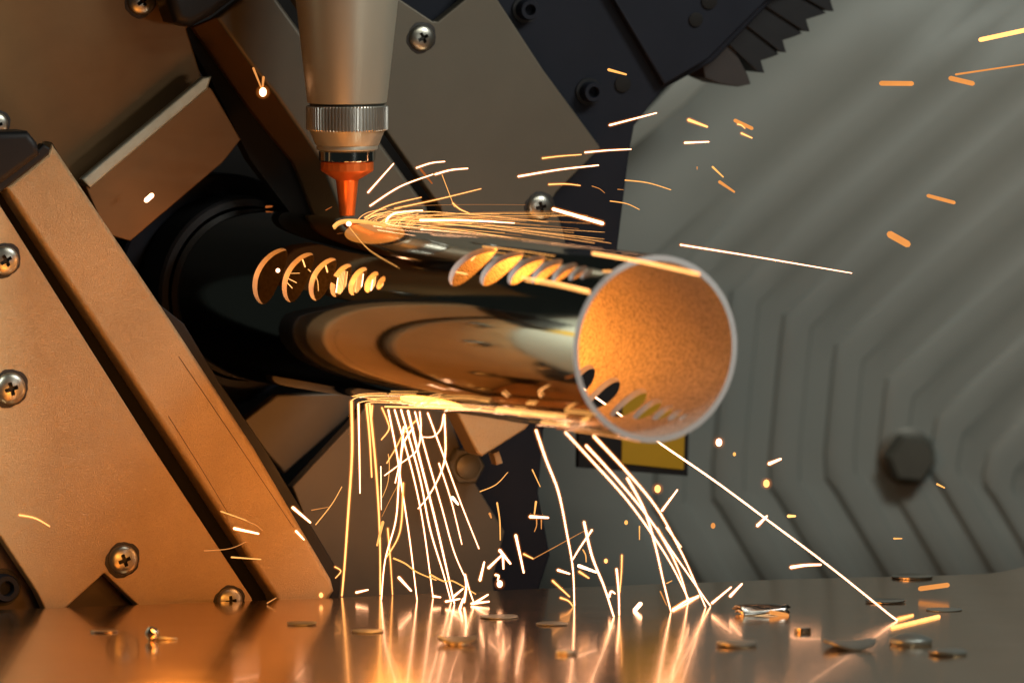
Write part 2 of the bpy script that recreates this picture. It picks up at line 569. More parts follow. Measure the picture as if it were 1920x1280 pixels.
t = thing('large_cover', on_m(900, 300, 2.5), 'big dull steel cover with a screw behind the laser head and flying sparks', 'cover plate')
plate('cover_sheet', [(520, -50), (560, -50), (700, -40), (752, 0), (812, 40), (822, 40), (871, 0), (900, -45), (905, -45), (934, 0), (1020, 132), (1127, 277), (1044, 361), (1037, 372), (1058, 440), (1090, 640), (960, 640), (835, 440), (826, 388), (745, 275), (577, 38)], 2.5, 0.3, M['bracket'], t, 0.04)
screw(t, 790, 71, 2.5, 25, 0.45)
screw(t, 1011, 388, 2.5, 25, 0.2)

# black machine body plate with step, bolts and holes
t = thing('black_body_plate', on_m(1050, 600, 3), 'matt black machine plate with socket bolts beside the large dull cover', 'machine plate')
plate('body_sheet', [(520, -80), (1700, -80), (1460, -10), (1338, 116), (1244, 168), (1190, 236), (1180, 290), (1158, 470), (1100, 660), (1020, 806), (1010, 925), (1032, 1040), (990, 1170), (560, 1170), (560, 900), (880, 600), (900, 440)], 3.0, 0.5, M['black'], t, 0.05)
plate('step_plate', [(1128, -40), (1500, -40), (1440, 0), (1328, 112), (1246, 160)], 2.75, 0.3, M['black'], t, 0.05)
socket_bolt(t, 984, 18, 3.0, 20)
socket_bolt(t, 1103, 172, 3.0, 20)
for x, y, r in ((1168, 158, 16), (1305, 37, 14), (1165, -2, 14), (1330, 2, 16)):
    p = on_m(x, y, 2.72 if x > 1200 else 2.97)
    mesh_obj('bolt_hole', lathe([(0, r / 100), (0.012, r / 100), (0.02, r / 130)], p, MN, n=24, hint=Vector((0, 0, 1))), M['void'], t, smooth=40)

# pleated black wiper at the top
t = thing('pleated_wiper', on_m(1440, 60, 3.2), 'black pleated bellows with pointed folds along the machine plate', 'bellows')
tips = [(1409, 158), (1434, 137), (1475, 99), (1519, 60), (1564, 22), (1608, -16), (1652, -56)]
root = [(1338, 140), (1368, 78), (1402, 44), (1440, 10), (1478, -24), (1516, -60), (1556, -96), (1600, -130)]
for i, (fx, fy) in enumerate(tips):
    rx, ry = root[i]
    nx, ny = root[i + 1]
    if i == 0:
        q = [(1318, 122), (1322, 146), (1348, 157), (1384, 163), (1408, 158), (1402, 140), (1372, 84), (1350, 92)]
    else:
        q = [(rx - 10, ry - 4), (rx + 4, ry + 8), (fx - 14, fy - 2), (fx, fy), (fx - 2, fy - 8), (fx - 6, fy - 16), (nx + 8, ny + 22), (nx + 2, ny - 8)]
        ux, uy = tips[i + 1] if i + 1 < len(tips) else (fx + 44, fy - 38)
        q = [(rx - 8, ry), (fx - 12, fy - 1), (fx, fy), (fx - 3, fy - 9), (fx - 7, fy - 23), (fx + 12, fy - 29), (ux - 14, uy + 3), (nx, ny), (nx - 30, ny - 14)]
    o = plate('pleat', q, 3.0 + 0.07 * (len(tips) - i), 0.9, M['brown_pleat'] if i == 0 else M['rubber'], t, 0.02)
    if i == 0:
        o['label'] = 'worn brown end pleat'

# lower covers below the tube
t = thing('lower_cover', on_m(800, 1100, 2.5), 'dull steel cover behind the falling sparks with a blurred hex bolt', 'cover plate')
plate('cover_sheet', [(655, 798), (700, 745), (840, 770), (868, 850), (890, 902), (947, 996), (925, 1085), (935, 1170), (640, 1170), (600, 1040), (548, 912)], 2.5, 0.3, M['bracket'], t, 0.04)
p = on_m(868, 872, 2.5)
o = mesh_obj('hex_bolt', lathe([(0, 0.38), (0.2, 0.38), (0.24, 0.34)], p, MN, n=6, hint=Vector((0, 0, 1))), M['bolt'], t, smooth=25)
mesh_obj('bolt_dome', lathe([(0.2, 0.25), (0.34, 0.24), (0.4, 0.12)], p, MN, n=30, hint=Vector((0, 0, 1))), M['bolt'], o, smooth=40)
t = thing('lower_side_cover', on_m(560, 860, 2.5), 'brown glowing cover corner under the tube beside the slanting strip', 'cover plate')
plate('cover_sheet', [(455, 790), (520, 740), (700, 735), (640, 795), (534, 888), (500, 850)], 3.4, 0.3, M['bracket'], t, 0.05)
t = thing('catch_bracket', on_m(920, 850, 1.5), 'brown lit bracket tip peeking out under the tube', 'bracket')
plate('bracket_body', [(840, 740), (1015, 770), (985, 806), (905, 856), (895, 850)], 1.2, 0.7, M['plate'], t, 0.06, 4)
plate('bracket_lug', [(925, 850), (936, 844), (944, 868), (932, 872)], 1.6, 0.3, M['plate'], t, 0.03)

# ------------------------------------------------------------------ ribbed sheet panel on the far side
PY0, PYAW = 19.0, math.radians(8)


def on_p(px, py, w=0.0):
    n = Vector((math.sin(PYAW), -math.cos(PYAW), 0))
    o = Vector((5, PY0, 0)) - n * w
    d = ray(px, py)
    return CAM + d * ((o - CAM).dot(n) / d.dot(n))


U = [(1225, 470), (1320, 515), (1420, 560), (1518, 605), (1615, 668), (1710, 735), (1805, 800), (1905, 868), (2005, 940), (2105, 1010), (2205, 1080)]
Lw = [(1170, 950), (1275, 935), (1388, 915), (1492, 893), (1597, 880), (1693, 872), (1790, 880), (1893, 915), (2000, 960), (2105, 1020), (2206, 1085)]


def rib_line(i, off):
    """screen polyline of fold i shifted sideways by off periods, top to bottom"""
    k = i + off
    a = int(math.floor(k))
    f = k - a
    lerp = lambda P: (P[a][0] + (P[a + 1][0] - P[a][0]) * f, P[a][1] + (P[a + 1][1] - P[a][1]) * f)
    u, l = lerp(U), lerp(Lw)
    out = []
    ty = -160
    out.append((u[0] + (u[1] - ty) * 1.16, ty))
    for s in (0.55, 0.2, 0.06):
        out.append((u[0] + (u[1] - ty) * 1.16 * s, u[1] + (ty - u[1]) * s))
    out.append((u[0] - 3 + 2, u[1] + 6))
    for s in (0.15, 0.5, 0.85):
        out.append((u[0] + (l[0] - u[0]) * s - 3, u[1] + 6 + (l[1] - u[1] - 6) * s))
    out.append((l[0] + 2, l[1] + 8))
    by = 1230
    for s in (0.08, 0.3, 1.0):
        out.append((l[0] + (by - l[1]) * 0.60 * s, l[1] + (by - l[1]) * s))
    return out


panel = thing('ribbed_panel', on_p(1600, 1100), 'grey-green pressed sheet panel with bent ribs beside the tube opening', 'panel')
bm = bmesh.new()
cols = []
prof = [(0.0, 0.0), (0.05, 0.16), (0.28, 0.26), (0.50, 0.28), (0.57, 0.06), (0.62, 0.0), (0.80, -0.03)]
ext = [[(x - 900, y) for x, y in rib_line(0, 0)]]
for i in range(len(U) - 1):
    for off, w in prof:
        cols.append((rib_line(i, off), w * 0.6))
first = cols[0][0]
cols.insert(0, ([(x - 320, y) for x, y in first], 0.0))
AMP = (0.2, 0.25, 0.35, 0.5, 0.8, 0.9, 1.0, 1.05, 1.15, 1.2, 1.2, 1.2)
vg = [[bm.verts.new(on_p(x, y, w * 0.66 * AMP[min(k, 11)])) for k, (x, y) in enumerate(line)] for line, w in cols]
for a, b in zip(vg, vg[1:]):
    for i in range(len(a) - 1):
        bm.faces.new((a[i], b[i], b[i + 1], a[i + 1]))
bmesh.ops.recalc_face_normals(bm, faces=bm.faces)
ps = mesh_obj('ribbed_sheet', bm, M['panel'], panel, smooth=24)
ps.modifiers.new('thickness', 'SOLIDIFY').thickness = 0.06
bm = extrude_poly([on_p(x, y, -2.5) for x, y in [(1160, 262), (1305, 110), (1330, 150), (1290, 192), (1176, 284)]], Vector((0, 0.2, 0)), 0.04, 2)
mesh_obj('corner_flange', bm, M['panel'], panel, smooth=40)
n = Vector((math.sin(PYAW), -math.cos(PYAW), 0))
p = on_p(1699, 855, 0)
hb = mesh_obj('hex_bolt', lathe([(-0.4, 0.53), (0.62, 0.53), (0.72, 0.46)], p, n, n=6, hint=Vector((0.12, 0, 1))), M['bolt'], panel, smooth=25)
mesh_obj('washer', lathe([(-0.3, 0.60), (0.10, 0.60), (0.12, 0.56)], p, n, n=32, hint=Vector((0, 0, 1))), M['bolt'], hb, smooth=40)

# yellow and black warning plate between bed and panel
t = thing('warning_plate', on_m(1190, 880, 4.6), 'yellow and black warning plate partly hidden behind the tube end', 'sign')
plate('backing', [(1086, 690), (1294, 700), (1290, 892), (1084, 876)], 5.2, 0.15, M['rubber'], t, 0.02)
plate('yellow_field', [(1168, 706), (1286, 710), (1282, 880), (1166, 868)], 5.17, 0.03, M['yellow'], t, 0.0)

# machine side outside the picture, mirrored in the tube
t = thing('side_enclosure', Vector((-17, -3, FLOOR_Z)), 'grey-green machine side mirrored in the polished tube', 'enclosure')
a0, a1 = BASE - MU * 0.95 - MN * 0.4, BASE - MU * 26 - MN * 0.4
bm = extrude_poly([a0 + Vector((0, 0, FLOOR_Z - 0.3)), a0 + Vector((0, 0, 9)), a1 + Vector((0, 0, 9)), a1 + Vector((0, 0, FLOOR_Z - 0.3))], -MN * 0.3, 0.05)
mesh_obj('side_sheet', bm, M['panel'], t, smooth=40)
b0, b1 = a0 - MU * 0.6 + MN * 0.01, a0 - MU * 8 + MN * 0.01
bm = extrude_poly([b0 + Vector((0, 0, 2.3)), b0 + Vector((0, 0, 3.0)), b1 + Vector((0, 0, 3.0)), b1 + Vector((0, 0, 2.3))], MN * 0.02)
mesh_obj('yellow_stripe', bm, M['yellow'], t)
area('side_fill', BASE - MU * 3.5 + MN * 5 + Vector((0, 0, 4)), BASE - MU * 11 - MN * 0.4 + Vector((0, 0, 2.5)), 4, 3, 2200, (0.95, 1.0, 0.86))  # unseen lamp added to brighten the side enclosure alone

# ------------------------------------------------------------------ the tube
R, WALL = 1.645, 0.105
N_END = at_y(1229, 654, -10.5)
C_CUT = at_y(650, 575.5, 0)
AX = (N_END - C_CUT).normalized()
C_FAR = C_CUT - AX * 11.0
TLEN = (N_END - C_FAR).length
TX, TY, TZ = frame_from(AX)                      # TX horizontal, TY up


def cyl_hit(px, py, r=R, second=False):
    d = ray(px, py)
    o = CAM - C_CUT
    dp = d - AX * d.dot(AX)
    op = o - AX * o.dot(AX)
    a, b, c = dp.dot(dp), 2 * dp.dot(op), op.dot(op) - r * r
    q = b * b - 4 * a * c
    if q < 0:
        q = 0.0
    k = (-b + (1 if second else -1) * math.sqrt(q)) / (2 * a)
    return CAM + d * k


def radial(p):
    v = p - C_CUT
    v = v - AX * v.dot(AX)
    return v.normalized()


def tube_shell():
    n = 192
    bm = bmesh.new()
    rings = []
    for h, r in ((0, R), (TLEN * 0.3, R), (TLEN * 0.6, R), (TLEN, R), (TLEN, R - WALL), (TLEN * 0.6, R - WALL), (TLEN * 0.3, R - WALL), (0, R - WALL)):
        rings.append([bm.verts.new(C_FAR + AX * h + (TX * math.cos(2 * math.pi * i / n) + TY * math.sin(2 * math.pi * i / n)) * r) for i in range(n)])
    rings.append(rings[0])
    for a, b in zip(rings, rings[1:]):
        for i in range(n):
            j = (i + 1) % n
            bm.faces.new((a[i], a[j], b[j], b[i]))
    bmesh.ops.recalc_face_normals(bm, faces=bm.faces)
    return bm


rowA = [(503, 514, 1.12), (556, 517, 1.0), (603, 521, 0.86), (638, 524, 0.66), (670, 526, 0.56), (696, 528, 0.42), (714, 530, 0.26)]
rowB = [(883, 493, 1.04), (938, 498, 0.93), (985, 502, 0.80), (1024, 505.5, 0.66), (1057, 509, 0.52), (1083, 511, 0.38), (1100, 513, 0.27)]
rowC = [(1094, 726, 0.8), (1136, 750, 0.84), (1186, 767, 0.78), (1220, 777, 0.60), (1249, 783, 0.44), (1272, 787, 0.32), (1288, 790, 0.2)]
HOLES = []
cuts = [bmesh.new(), bmesh.new()]
for row, second in ((rowA, False), (rowB, False), (rowC, True)):
    for i, (x, y, d) in enumerate(row):
        p = cyl_hit(x, y, R, second)
        nrm = radial(p)
        HOLES.append((p, nrm, d))
        cc = lathe([(-0.7, d / 2), (0.5, d / 2)], p, nrm, n=48, hint=AX)
        me = bpy.data.meshes.new('tmp')
        cc.to_mesh(me)
        cc.free()
        cuts[i % 2].from_mesh(me)
        bpy.data.meshes.remove(me)
bm = bool_cut(bool_cut(tube_shell(), cuts[0]), cuts[1])
bmesh.ops.triangulate(bm, faces=bm.faces)
bm.normal_update()
normals = []
for f in bm.faces:
    c = f.calc_center_median()
    rr = radial(c)
    dist = ((c - C_CUT) - AX * (c - C_CUT).dot(AX)).length
    if f.normal.dot(rr) > 0.97 and dist > R - 0.02:
        f.material_index, s = 0, 1
    elif f.normal.dot(rr) < -0.97 and dist < R - WALL + 0.02:
        f.material_index, s = 1, -1
    else:
        f.material_index, s = 2, 0
    for lo in f.loops:
        normals.append(radial(lo.vert.co) * s if s else f.normal.copy())
tube = mesh_obj('polished_tube', bm, [M['tube'], M['bore'], M['cut']], origin=Vector((N_END.x, N_END.y, N_END.z - R)))
for p in tube.data.polygons:
    p.use_smooth = True
tube.data.normals_split_custom_set([tuple(v) for v in normals])
tag(tube, 'mirror-polished steel tube pierced by rows of shrinking round holes', 'tube')
# glowing kerf of the hole being cut under the nozzle
spot = cyl_hit(654, 420, R)
arc = []
for x, y in ((626, 424), (634, 417), (646, 413.5), (662, 413), (682, 414.5), (705, 418), (722, 423)):
    q = cyl_hit(x, y, R + 0.02)
    arc.append(q)
bm = bmesh.new()
add_tube(bm, spline(arc, 5), 0.028, 0.02, 8)
mesh_obj('glowing_kerf', bm, M['G'], tube)
bm = bmesh.new()
bmesh.ops.create_uvsphere(bm, u_segments=16, v_segments=10, radius=0.05)
bmesh.ops.translate(bm, verts=bm.verts, vec=spot)
mesh_obj('molten_spot', bm, M['W'], tube, smooth=60)
point('bore_glow', C_CUT + AX * 4.4 + TY * 0.5, 540, (1.0, 0.32, 0.045), 0.4)

# sleeve the tube runs out of
t = thing('guide_sleeve', C_CUT - AX * 4.5 - Vector((0, 0, 2.4)), 'black guide sleeve round the far end of the tube', 'sleeve')
g0 = C_CUT - AX * 4.6


def ring_tube(name, h0, h1, ro, ri, mat, parent):
    n = 96
    bm = bmesh.new()
    prof = [(h0, ri), (h0, ro - 0.05), (h0 + 0.05, ro), (h1 - 0.05, ro), (h1, ro - 0.05), (h1, ri)]
    rings = [[bm.verts.new(C_CUT + AX * h + (TX * math.cos(2 * math.pi * i / n) + TY * math.sin(2 * math.pi * i / n)) * r) for i in range(n)] for h, r in prof]
    rings.append(rings[0])
    for a, b in zip(rings, rings[1:]):
        for i in range(n):
            j = (i + 1) % n
            bm.faces.new((a[i], a[j], b[j], b[i]))
    bmesh.ops.recalc_face_normals(bm, faces=bm.faces)
    return mesh_obj(name, bm, mat, parent, smooth=35)


ring_tube('inner_ring', -5.2, -4.2, 1.86, 1.68, M['rubber'], t)
ring_tube('outer_ring', -7.0, -5.25, 2.25, 1.70, M['black'], t)

# ------------------------------------------------------------------ the laser head
axp = at_y(651, 404, 0)
t = thing('laser_head', axp, 'champagne metal laser cutting head with knurled ring and copper nozzle tip', 'laser head')


def hz(py):
    return (at_y(651, py, 0).z - axp.z)


def head_part(name, prof, mat, parent, n=96, star=None, smooth=30):
    return mesh_obj(name, lathe([(hz(y), r / 100) for y, r in prof], axp, n=n, star=star), mat, parent, smooth=smooth)


head_part('head_body', [(-140, 108), (-60, 102), (0, 96), (188, 75), (192, 74), (193.5, 71)], M['head'], t)
head_part('neck_groove', [(193.4, 70), (198.5, 70)], M['dark_gap'], t)
head_part('knurled_collar', [(197.5, 73), (199.5, 77), (201, 77.2), (242, 77.2), (244, 74.5)], M['knurl'], t, n=288, star=(0.030, 0.755, 2), smooth=20)
head_part('lower_cone', [(244.2, 71), (246, 70), (270, 60), (272, 58)], M['head'], t)
head_part('lip_ring', [(272.2, 57), (274, 57.5), (279, 57.5), (281, 56)], M['head'], t)
head_part('chrome_ring', [(281.2, 50), (283.5, 53), (300, 53), (302, 51)], M['chrome'], t)
nz = head_part('nozzle', [(319, 49.5), (322, 47), (337, 22), (339, 21), (403, 14.2), (404.5, 13)], M['copper'], t)
head_part('nozzle_flange', [(302.2, 47), (304, 49.7), (318.9, 49.7)], M['copper'], nz, n=24, smooth=12)

# ------------------------------------------------------------------ cut slugs lying on the bed


def slug(px, py, rpx, thick, mat, label, name='cut_slug', tilt=0.0, dish=0.0, turn=0.0):
    p = on_floor(px, py)
    r = rpx / 100 * ((p - CAM).length / DIST)
    prof = [(0, r * 0.97), (thick * 0.2, r), (thick * 0.8, r), (thick, r * 0.96)]
    if dish:
        prof += [(thick - dish * 0.6, r * 0.6), (thick - dish, r * 0.2)]
    bm = lathe(prof, Vector((0, 0, 0)), n=40)
    if tilt:
        for v in bm.verts:                      # the slug keeps the curve of the tube wall it was cut from
            v.co.z += (v.co.x / r) ** 2 * abs(tilt) * r
    bmesh.ops.rotate(bm, verts=bm.verts, cent=(0, 0, 0), matrix=Matrix.Rotation(turn, 3, 'Z'))
    lo = min(v.co.z for v in bm.verts)
    bmesh.ops.translate(bm, verts=bm.verts, vec=p + Vector((0, 0, 0.003 - lo)))
    o = mesh_obj(name, bm, mat, smooth=40)
    return tag(o, label, 'cut slug', 'cut slugs lying on the bed')


slug(1710, 1083, 39, 0.045, M['slug_bright'], 'bright round slug on the rear rim of the bed before the panel')
slug(1381, 1210, 38, 0.06, M['slug'], 'dark round slug in front of the torn scrap of tube', tilt=0.06, turn=0.4)
slug(857, 1206, 37, 0.07, M['slug'], 'dark curved slug under the densest falling sparks', tilt=0.22)
slug(1061, 1226, 20, 0.06, M['slug'], 'little dark slug near the bed front below the bouncing sparks')
slug(1505, 1184, 16, 0.08, M['slug_bright'], 'smallest thick round slug beside the shining bed reflections')
slug(1593, 1214, 50, 0.05, M['slug'], 'wide curled grey slug next to the domed one', tilt=0.25, turn=0.3)
slug(1708, 1207, 40, 0.10, M['slug'], 'domed slug with a bright glint below the long spark', dish=-0.09, tilt=0.0)
slug(1777, 1226, 36, 0.05, M['slug'], 'flat grey slug farthest toward the panel-side corner of the bed', tilt=0.1, turn=1.0)
slug(196, 1184, 27, 0.035, M['slug_bright'], 'thin pale slug lying below the reflected screw')
slug(566, 1170, 28, 0.03, M['slug'], 'thin dull slug lying below the foot of the slanting strip', tilt=0.05)
slug(690, 1184, 30, 0.02, M['slug'], 'flat dark sliver slug below the first yellow falling spark', tilt=0.03)
slug(935, 1157, 36, 0.02, M['slug'], 'flat dark sliver slug behind the dark curved one', tilt=0.03, turn=0.5)
slug(1035, 1170, 30, 0.02, M['slug'], 'flat dark sliver slug among the bouncing sparks', tilt=0.03, turn=1.5)
slug(1660, 1128, 38, 0.03, M['slug_bright'], 'pale thin slug behind the foot of the long straight spark', tilt=0.04)
slug(1770, 1143, 34, 0.012, M['slug'], 'wafer-thin dark slug toward the bare end of the bed', tilt=0.02)
# a little bead with a splinter
bm = bmesh.new()
bmesh.ops.create_icosphere(bm, subdivisions=3, radius=0.13)
p = on_floor(286, 1200)
for v in bm.verts:
    v.co *= 1 + 0.10 * math.sin(v.co.x * 31) * math.cos(v.co.z * 27)
bmesh.ops.translate(bm, verts=bm.verts, vec=p + Vector((0, 0, 0.125)))
bead = mesh_obj('metal_bead', bm, M['slug_bright'], smooth=60)
tag(bead, 'shiny round metal bead with a splinter on the bed', 'metal bead')
bm = bmesh.new()
add_tube(bm, [on_floor(296, 1199) + Vector((0, 0, 0.03)), on_floor(332, 1199) + Vector((0, 0, 0.02))], 0.035, 0.012, 8)
mesh_obj('splinter', bm, M['slug'], bead, smooth=60)
# torn scrap of tube wall
n_s = 14
p0, p1 = on_floor(1382, 1152), on_floor(1474, 1150)
bm = bmesh.new()
dirv = (p1 - p0)
side = Vector((-dirv.y, dirv.x, 0)).normalized()
ring = []
for k in range(9):
    f = k / 8
    row = []
    for i in range(n_s):
        a = math.pi * (0.02 + 1.02 * i / (n_s - 1))
        rr = 0.17 * (1 + 0.08 * math.sin(5 * f + i))
        jag = 0.05 * math.sin(i * 2.3) if k in (0, 8) else 0
        row.append(bm.verts.new(p0 + dirv * f + dirv.normalized() * jag + side * (math.cos(a) * rr * 1.3) + Vector((0, 0, 0.015 + math.sin(a) * rr))))
    ring.append(row)
for a, b in zip(ring, ring[1:]):
    for i in range(n_s - 1):
        bm.faces.new((a[i], a[i + 1], b[i + 1], b[i]))
bmesh.ops.recalc_face_normals(bm, faces=bm.faces)
sc = mesh_obj('tube_scrap', bm, M['slug_bright'], smooth=50)
sc.modifiers.new('thickness', 'SOLIDIFY').thickness = 0.03
tag(sc, 'torn curved scrap of tube wall lying on the bed', 'metal scrap')

# ------------------------------------------------------------------ sparks


def depth(spec, px, py):
    if spec == 'F':
        return on_floor(px, py).y - 0.02
    if spec == 'T':
        return -(px - 650) * 0.0181
    return spec


def spark(label, pts, w, mat, d0=0.0, d1=None, group='sparks', taper=1.0, surf=None):
    d1 = d0 if d1 is None else d1
    if surf is not None:
        P = [cyl_hit(x, y, R + surf) for x, y in pts]
    else:
        a, b = depth(d0, *pts[0]), depth(d1, *pts[-1])
        run = [0.0]
        for (x0, y0), (x1, y1) in zip(pts, pts[1:]):
            run.append(run[-1] + math.hypot(x1 - x0, y1 - y0))
        P = [at_y(x, y, a + (b - a) * r / run[-1]) for (x, y), r in zip(pts, run)]
    P = spline(P, 6)
    for q in P:
        q.z = max(q.z, FLOOR_Z + 0.012)
    r = w / 262 * (0.8 if group == SKIM else 1.0)
    bm = bmesh.new()
    if taper == 1.0 and w < 9:
        taper = 0.62
    add_tube(bm, P, r, r * taper, 8 if w > 5 else 6)
    o = mesh_obj('spark', bm, M[mat], smooth=70)
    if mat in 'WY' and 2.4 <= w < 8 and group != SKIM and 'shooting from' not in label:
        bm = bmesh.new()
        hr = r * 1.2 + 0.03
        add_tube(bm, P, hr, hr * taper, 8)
        mesh_obj('glare_halo', bm, M['halo'], o, smooth=70)
    return tag(o, label, 'spark', group)


def ember(label, px, py, r, mat, d=0.0):
    bm = bmesh.new()
    bmesh.ops.create_icosphere(bm, subdivisions=2, radius=r / 100)
    for v in bm.verts:
        v.co.z *= 1.25
    bmesh.ops.translate(bm, verts=bm.verts, vec=at_y(px, py, d))
    o = mesh_obj('ember', bm, M[mat], smooth=80)
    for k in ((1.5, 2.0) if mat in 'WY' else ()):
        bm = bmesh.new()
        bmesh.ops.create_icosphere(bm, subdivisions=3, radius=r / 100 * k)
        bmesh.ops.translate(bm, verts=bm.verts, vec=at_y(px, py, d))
        mesh_obj('glare_halo', bm, M['ember_halo'], o, smooth=80)
    return tag(o, label, 'ember', 'embers')


FLY = 'sparks flying over the tube'
DROP = 'sparks falling under the tube'
HIT = 'sparks bouncing off the bed'
SKIM = 'sparks skimming the tube'

# flying over the panel side, top to bottom
spark('thick bright yellow spark running off the upper corner over the panel', [(1838, 75), (1940, 53)], 11, 'Y', 0, group=FLY)
spark('thin long orange spark joined to a stubby orange one over the panel', [(1792, 140), (1940, 118)], 5, 'O', 0, group=FLY)
spark('stubby orange spark from which a thin orange one runs off', [(1782, 147), (1824, 157)], 12, 'O', 0.2, group=FLY)
spark('level stubby two-tone orange spark high on the panel', [(1652, 156.5), (1710, 157)], 12, 'O', 0, group=FLY)
spark('slanting orange spark alone on the panel above the hex bolt', [(1740, 367), (1789, 380)], 9, 'O', 0, group=FLY)
spark('fattest orange spark on the panel beyond the long straight streak', [(1668, 439), (1702, 458)], 17, 'O', 0, group=FLY)
spark('short orange spark in front of the black plate above a bolt', [(1141, 131), (1174, 140)], 7, 'G', 0, group=FLY)
spark('straight white spark crossing from the black plate to the panel', [(1143, 235), (1231, 212)], 4, 'W', 0, group=FLY)
spark('yellow slanting spark at the panel edge, near a level white one', [(1291, 225), (1326, 238)], 7, 'Y', 0, group=FLY)
spark('fat orange spark overlapped by a tiny yellow curl', [(1378, 226), (1410, 241)], 9, 'O', 0, group=FLY)
spark('tiny yellow curl over a fat orange spark', [(1383, 233), (1390, 235), (1397, 241)], 3, 'Y', -0.3, group=FLY)
spark('tiny yellow slanting spark just under a fat orange one', [(1390, 250), (1410, 259)], 4, 'Y', 0, group=FLY)
spark('level white spark over the panel under a yellow slanting one', [(1284, 268), (1329, 266)], 4, 'W', 0, group=FLY)
spark('small thin orange spark just above a thicker orange one', [(1336, 313), (1356, 332)], 5, 'G', 0, group=FLY)
spark('orange slanting spark below a thinner one over the panel', [(1349, 341), (1377, 360)], 8, 'O', 0, group=FLY)
spark('speck of orange spark over the upper panel edge', [(1307, 313), (1307, 318)], 2.5, 'O', 0, group=FLY)
spark('thin arched golden spark crossing from black plate onto panel', [(1172, 338), (1215, 343), (1258, 356)], 3, 'G', 0, group=FLY)
spark('thin arched golden spark lower on the panel edge', [(1144, 377), (1175, 382), (1199, 393)], 2.6, 'G', 0, group=FLY)
spark('upper white spark ending at the black plate edge', [(1097, 286), (1140, 282), (1183, 280)], 3.4, 'W', 0, group=FLY)
spark('thin golden arc just before the upper white spark', [(1017, 297), (1050, 293), (1090, 290)], 3, 'Y', 0, group=FLY)
spark('long white slightly arched spark over the large dull cover', [(972, 331), (1050, 318), (1122, 310)], 4, 'W', 0, group=FLY)
spark('short yellow arched spark above the lower screw', [(1029, 346), (1060, 345), (1088, 348)], 3, 'Y', 0, group=FLY)
spark('faint thin orange arc in front of the black plate', [(1110, 349), (1124, 354), (1134, 362)], 1.8, 'O', 0, group=FLY)
spark('tiny faint orange dash at the black plate edge', [(1158, 355), (1169, 356)], 1.6, 'O', 0, group=FLY)
spark('thick white-hot spark below the screw in front of the black plate', [(1037, 392), (1130, 419)], 7, 'W', -0.5, group=FLY, taper=1.15)
spark('long straight white streak from the tube mouth across the panel', [(1276, 459), (1420, 482), (1597, 512)], 3.6, 'W', 0, group=FLY, taper=0.45)
spark('short white spark standing close beside the copper nozzle', [(690, 361), (738, 307)], 3.6, 'W', -0.3, group=FLY)
spark('long rising white arc from nozzle side to the cover', [(694, 386), (750, 350), (812, 327)], 3.4, 'W', -0.3, group=FLY)
spark('white arc continuing above the long rising one', [(816, 327), (845, 319), (877, 316)], 4, 'W', -0.3, group=FLY)
spark('highest short white arc near the nozzle', [(781, 315), (808, 306), (834, 303)], 3.4, 'W', -0.3, group=FLY)
spark('dull orange stub crossing under two white arcs', [(789, 318), (810, 344)], 6, 'D', 0.4, group=FLY)
spark('thin golden thread dropping from a white arc', [(829, 328), (843, 365), (852, 388)], 2, 'G', 0, group=FLY)
spark('hooked yellow spark meeting the dense fan', [(849, 381), (862, 392), (880, 400)], 3, 'Y', 0, group=FLY)
spark('thin straight golden spark rising highest out of the fan', [(740, 391), (820, 374), (902, 354)], 2.4, 'Y', -0.3, group=FLY)
spark('straight yellow spark low in the fan, pointing up to the groove', [(684, 408), (730, 385), (790, 370)], 2.6, 'Y', -0.3, group=FLY)
spark('thick curling white spark at the root of the fan', [(724, 416), (730, 406), (748, 398), (792, 395)], 5.5, 'W', -0.5, group=FLY)
spark('thick level white spark in the middle of the fan', [(788, 413), (870, 413), (964, 418)], 5, 'W', -2.2, group=FLY)
spark('thick white spark sinking onto the tube before the holes', [(742, 432), (800, 449), (872, 470)], 5, 'W', -0.8, group=SKIM, taper=0.9)
spark('long flat yellow spark ending over the second row of holes', [(835, 435), (920, 449), (1018, 459)], 6, 'Y', -2.0, -6, group=SKIM)
spark('thin long orange spark under the long flat yellow one', [(830, 442), (900, 452), (993, 464)], 4, 'O', -2.0, -6, group=SKIM)
spark('broad golden streak crossing the rim of the tube mouth', [(1112, 475), (1200, 490), (1310, 514)], 9, 'Y', -10.2, -13.2, group=SKIM)
spark('dull orange band behind the broad golden streak', [(1098, 470), (1150, 473)], 6, 'D', -8.6, -9.2, group=SKIM)
spark('small golden chip beside the rim of the tube mouth', [(1137, 490), (1152, 496)], 6, 'Y', -9.4, group=SKIM)
spark('thin golden streak running below the second row of holes', [(978, 520), (1040, 530), (1104, 545)], 5, 'Y', None, surf=0.05, group=SKIM, taper=1.6)
spark('thin golden line joining the second row of holes along the top', [(905, 462), (960, 468), (1040, 480)], 3.0, 'G', None, surf=0.05, group=SKIM)
spark('fine golden thread curving over the tube below the cut', [(654, 424), (690, 466), (745, 500)], 1.6, 'G', None, surf=0.03, group=SKIM)

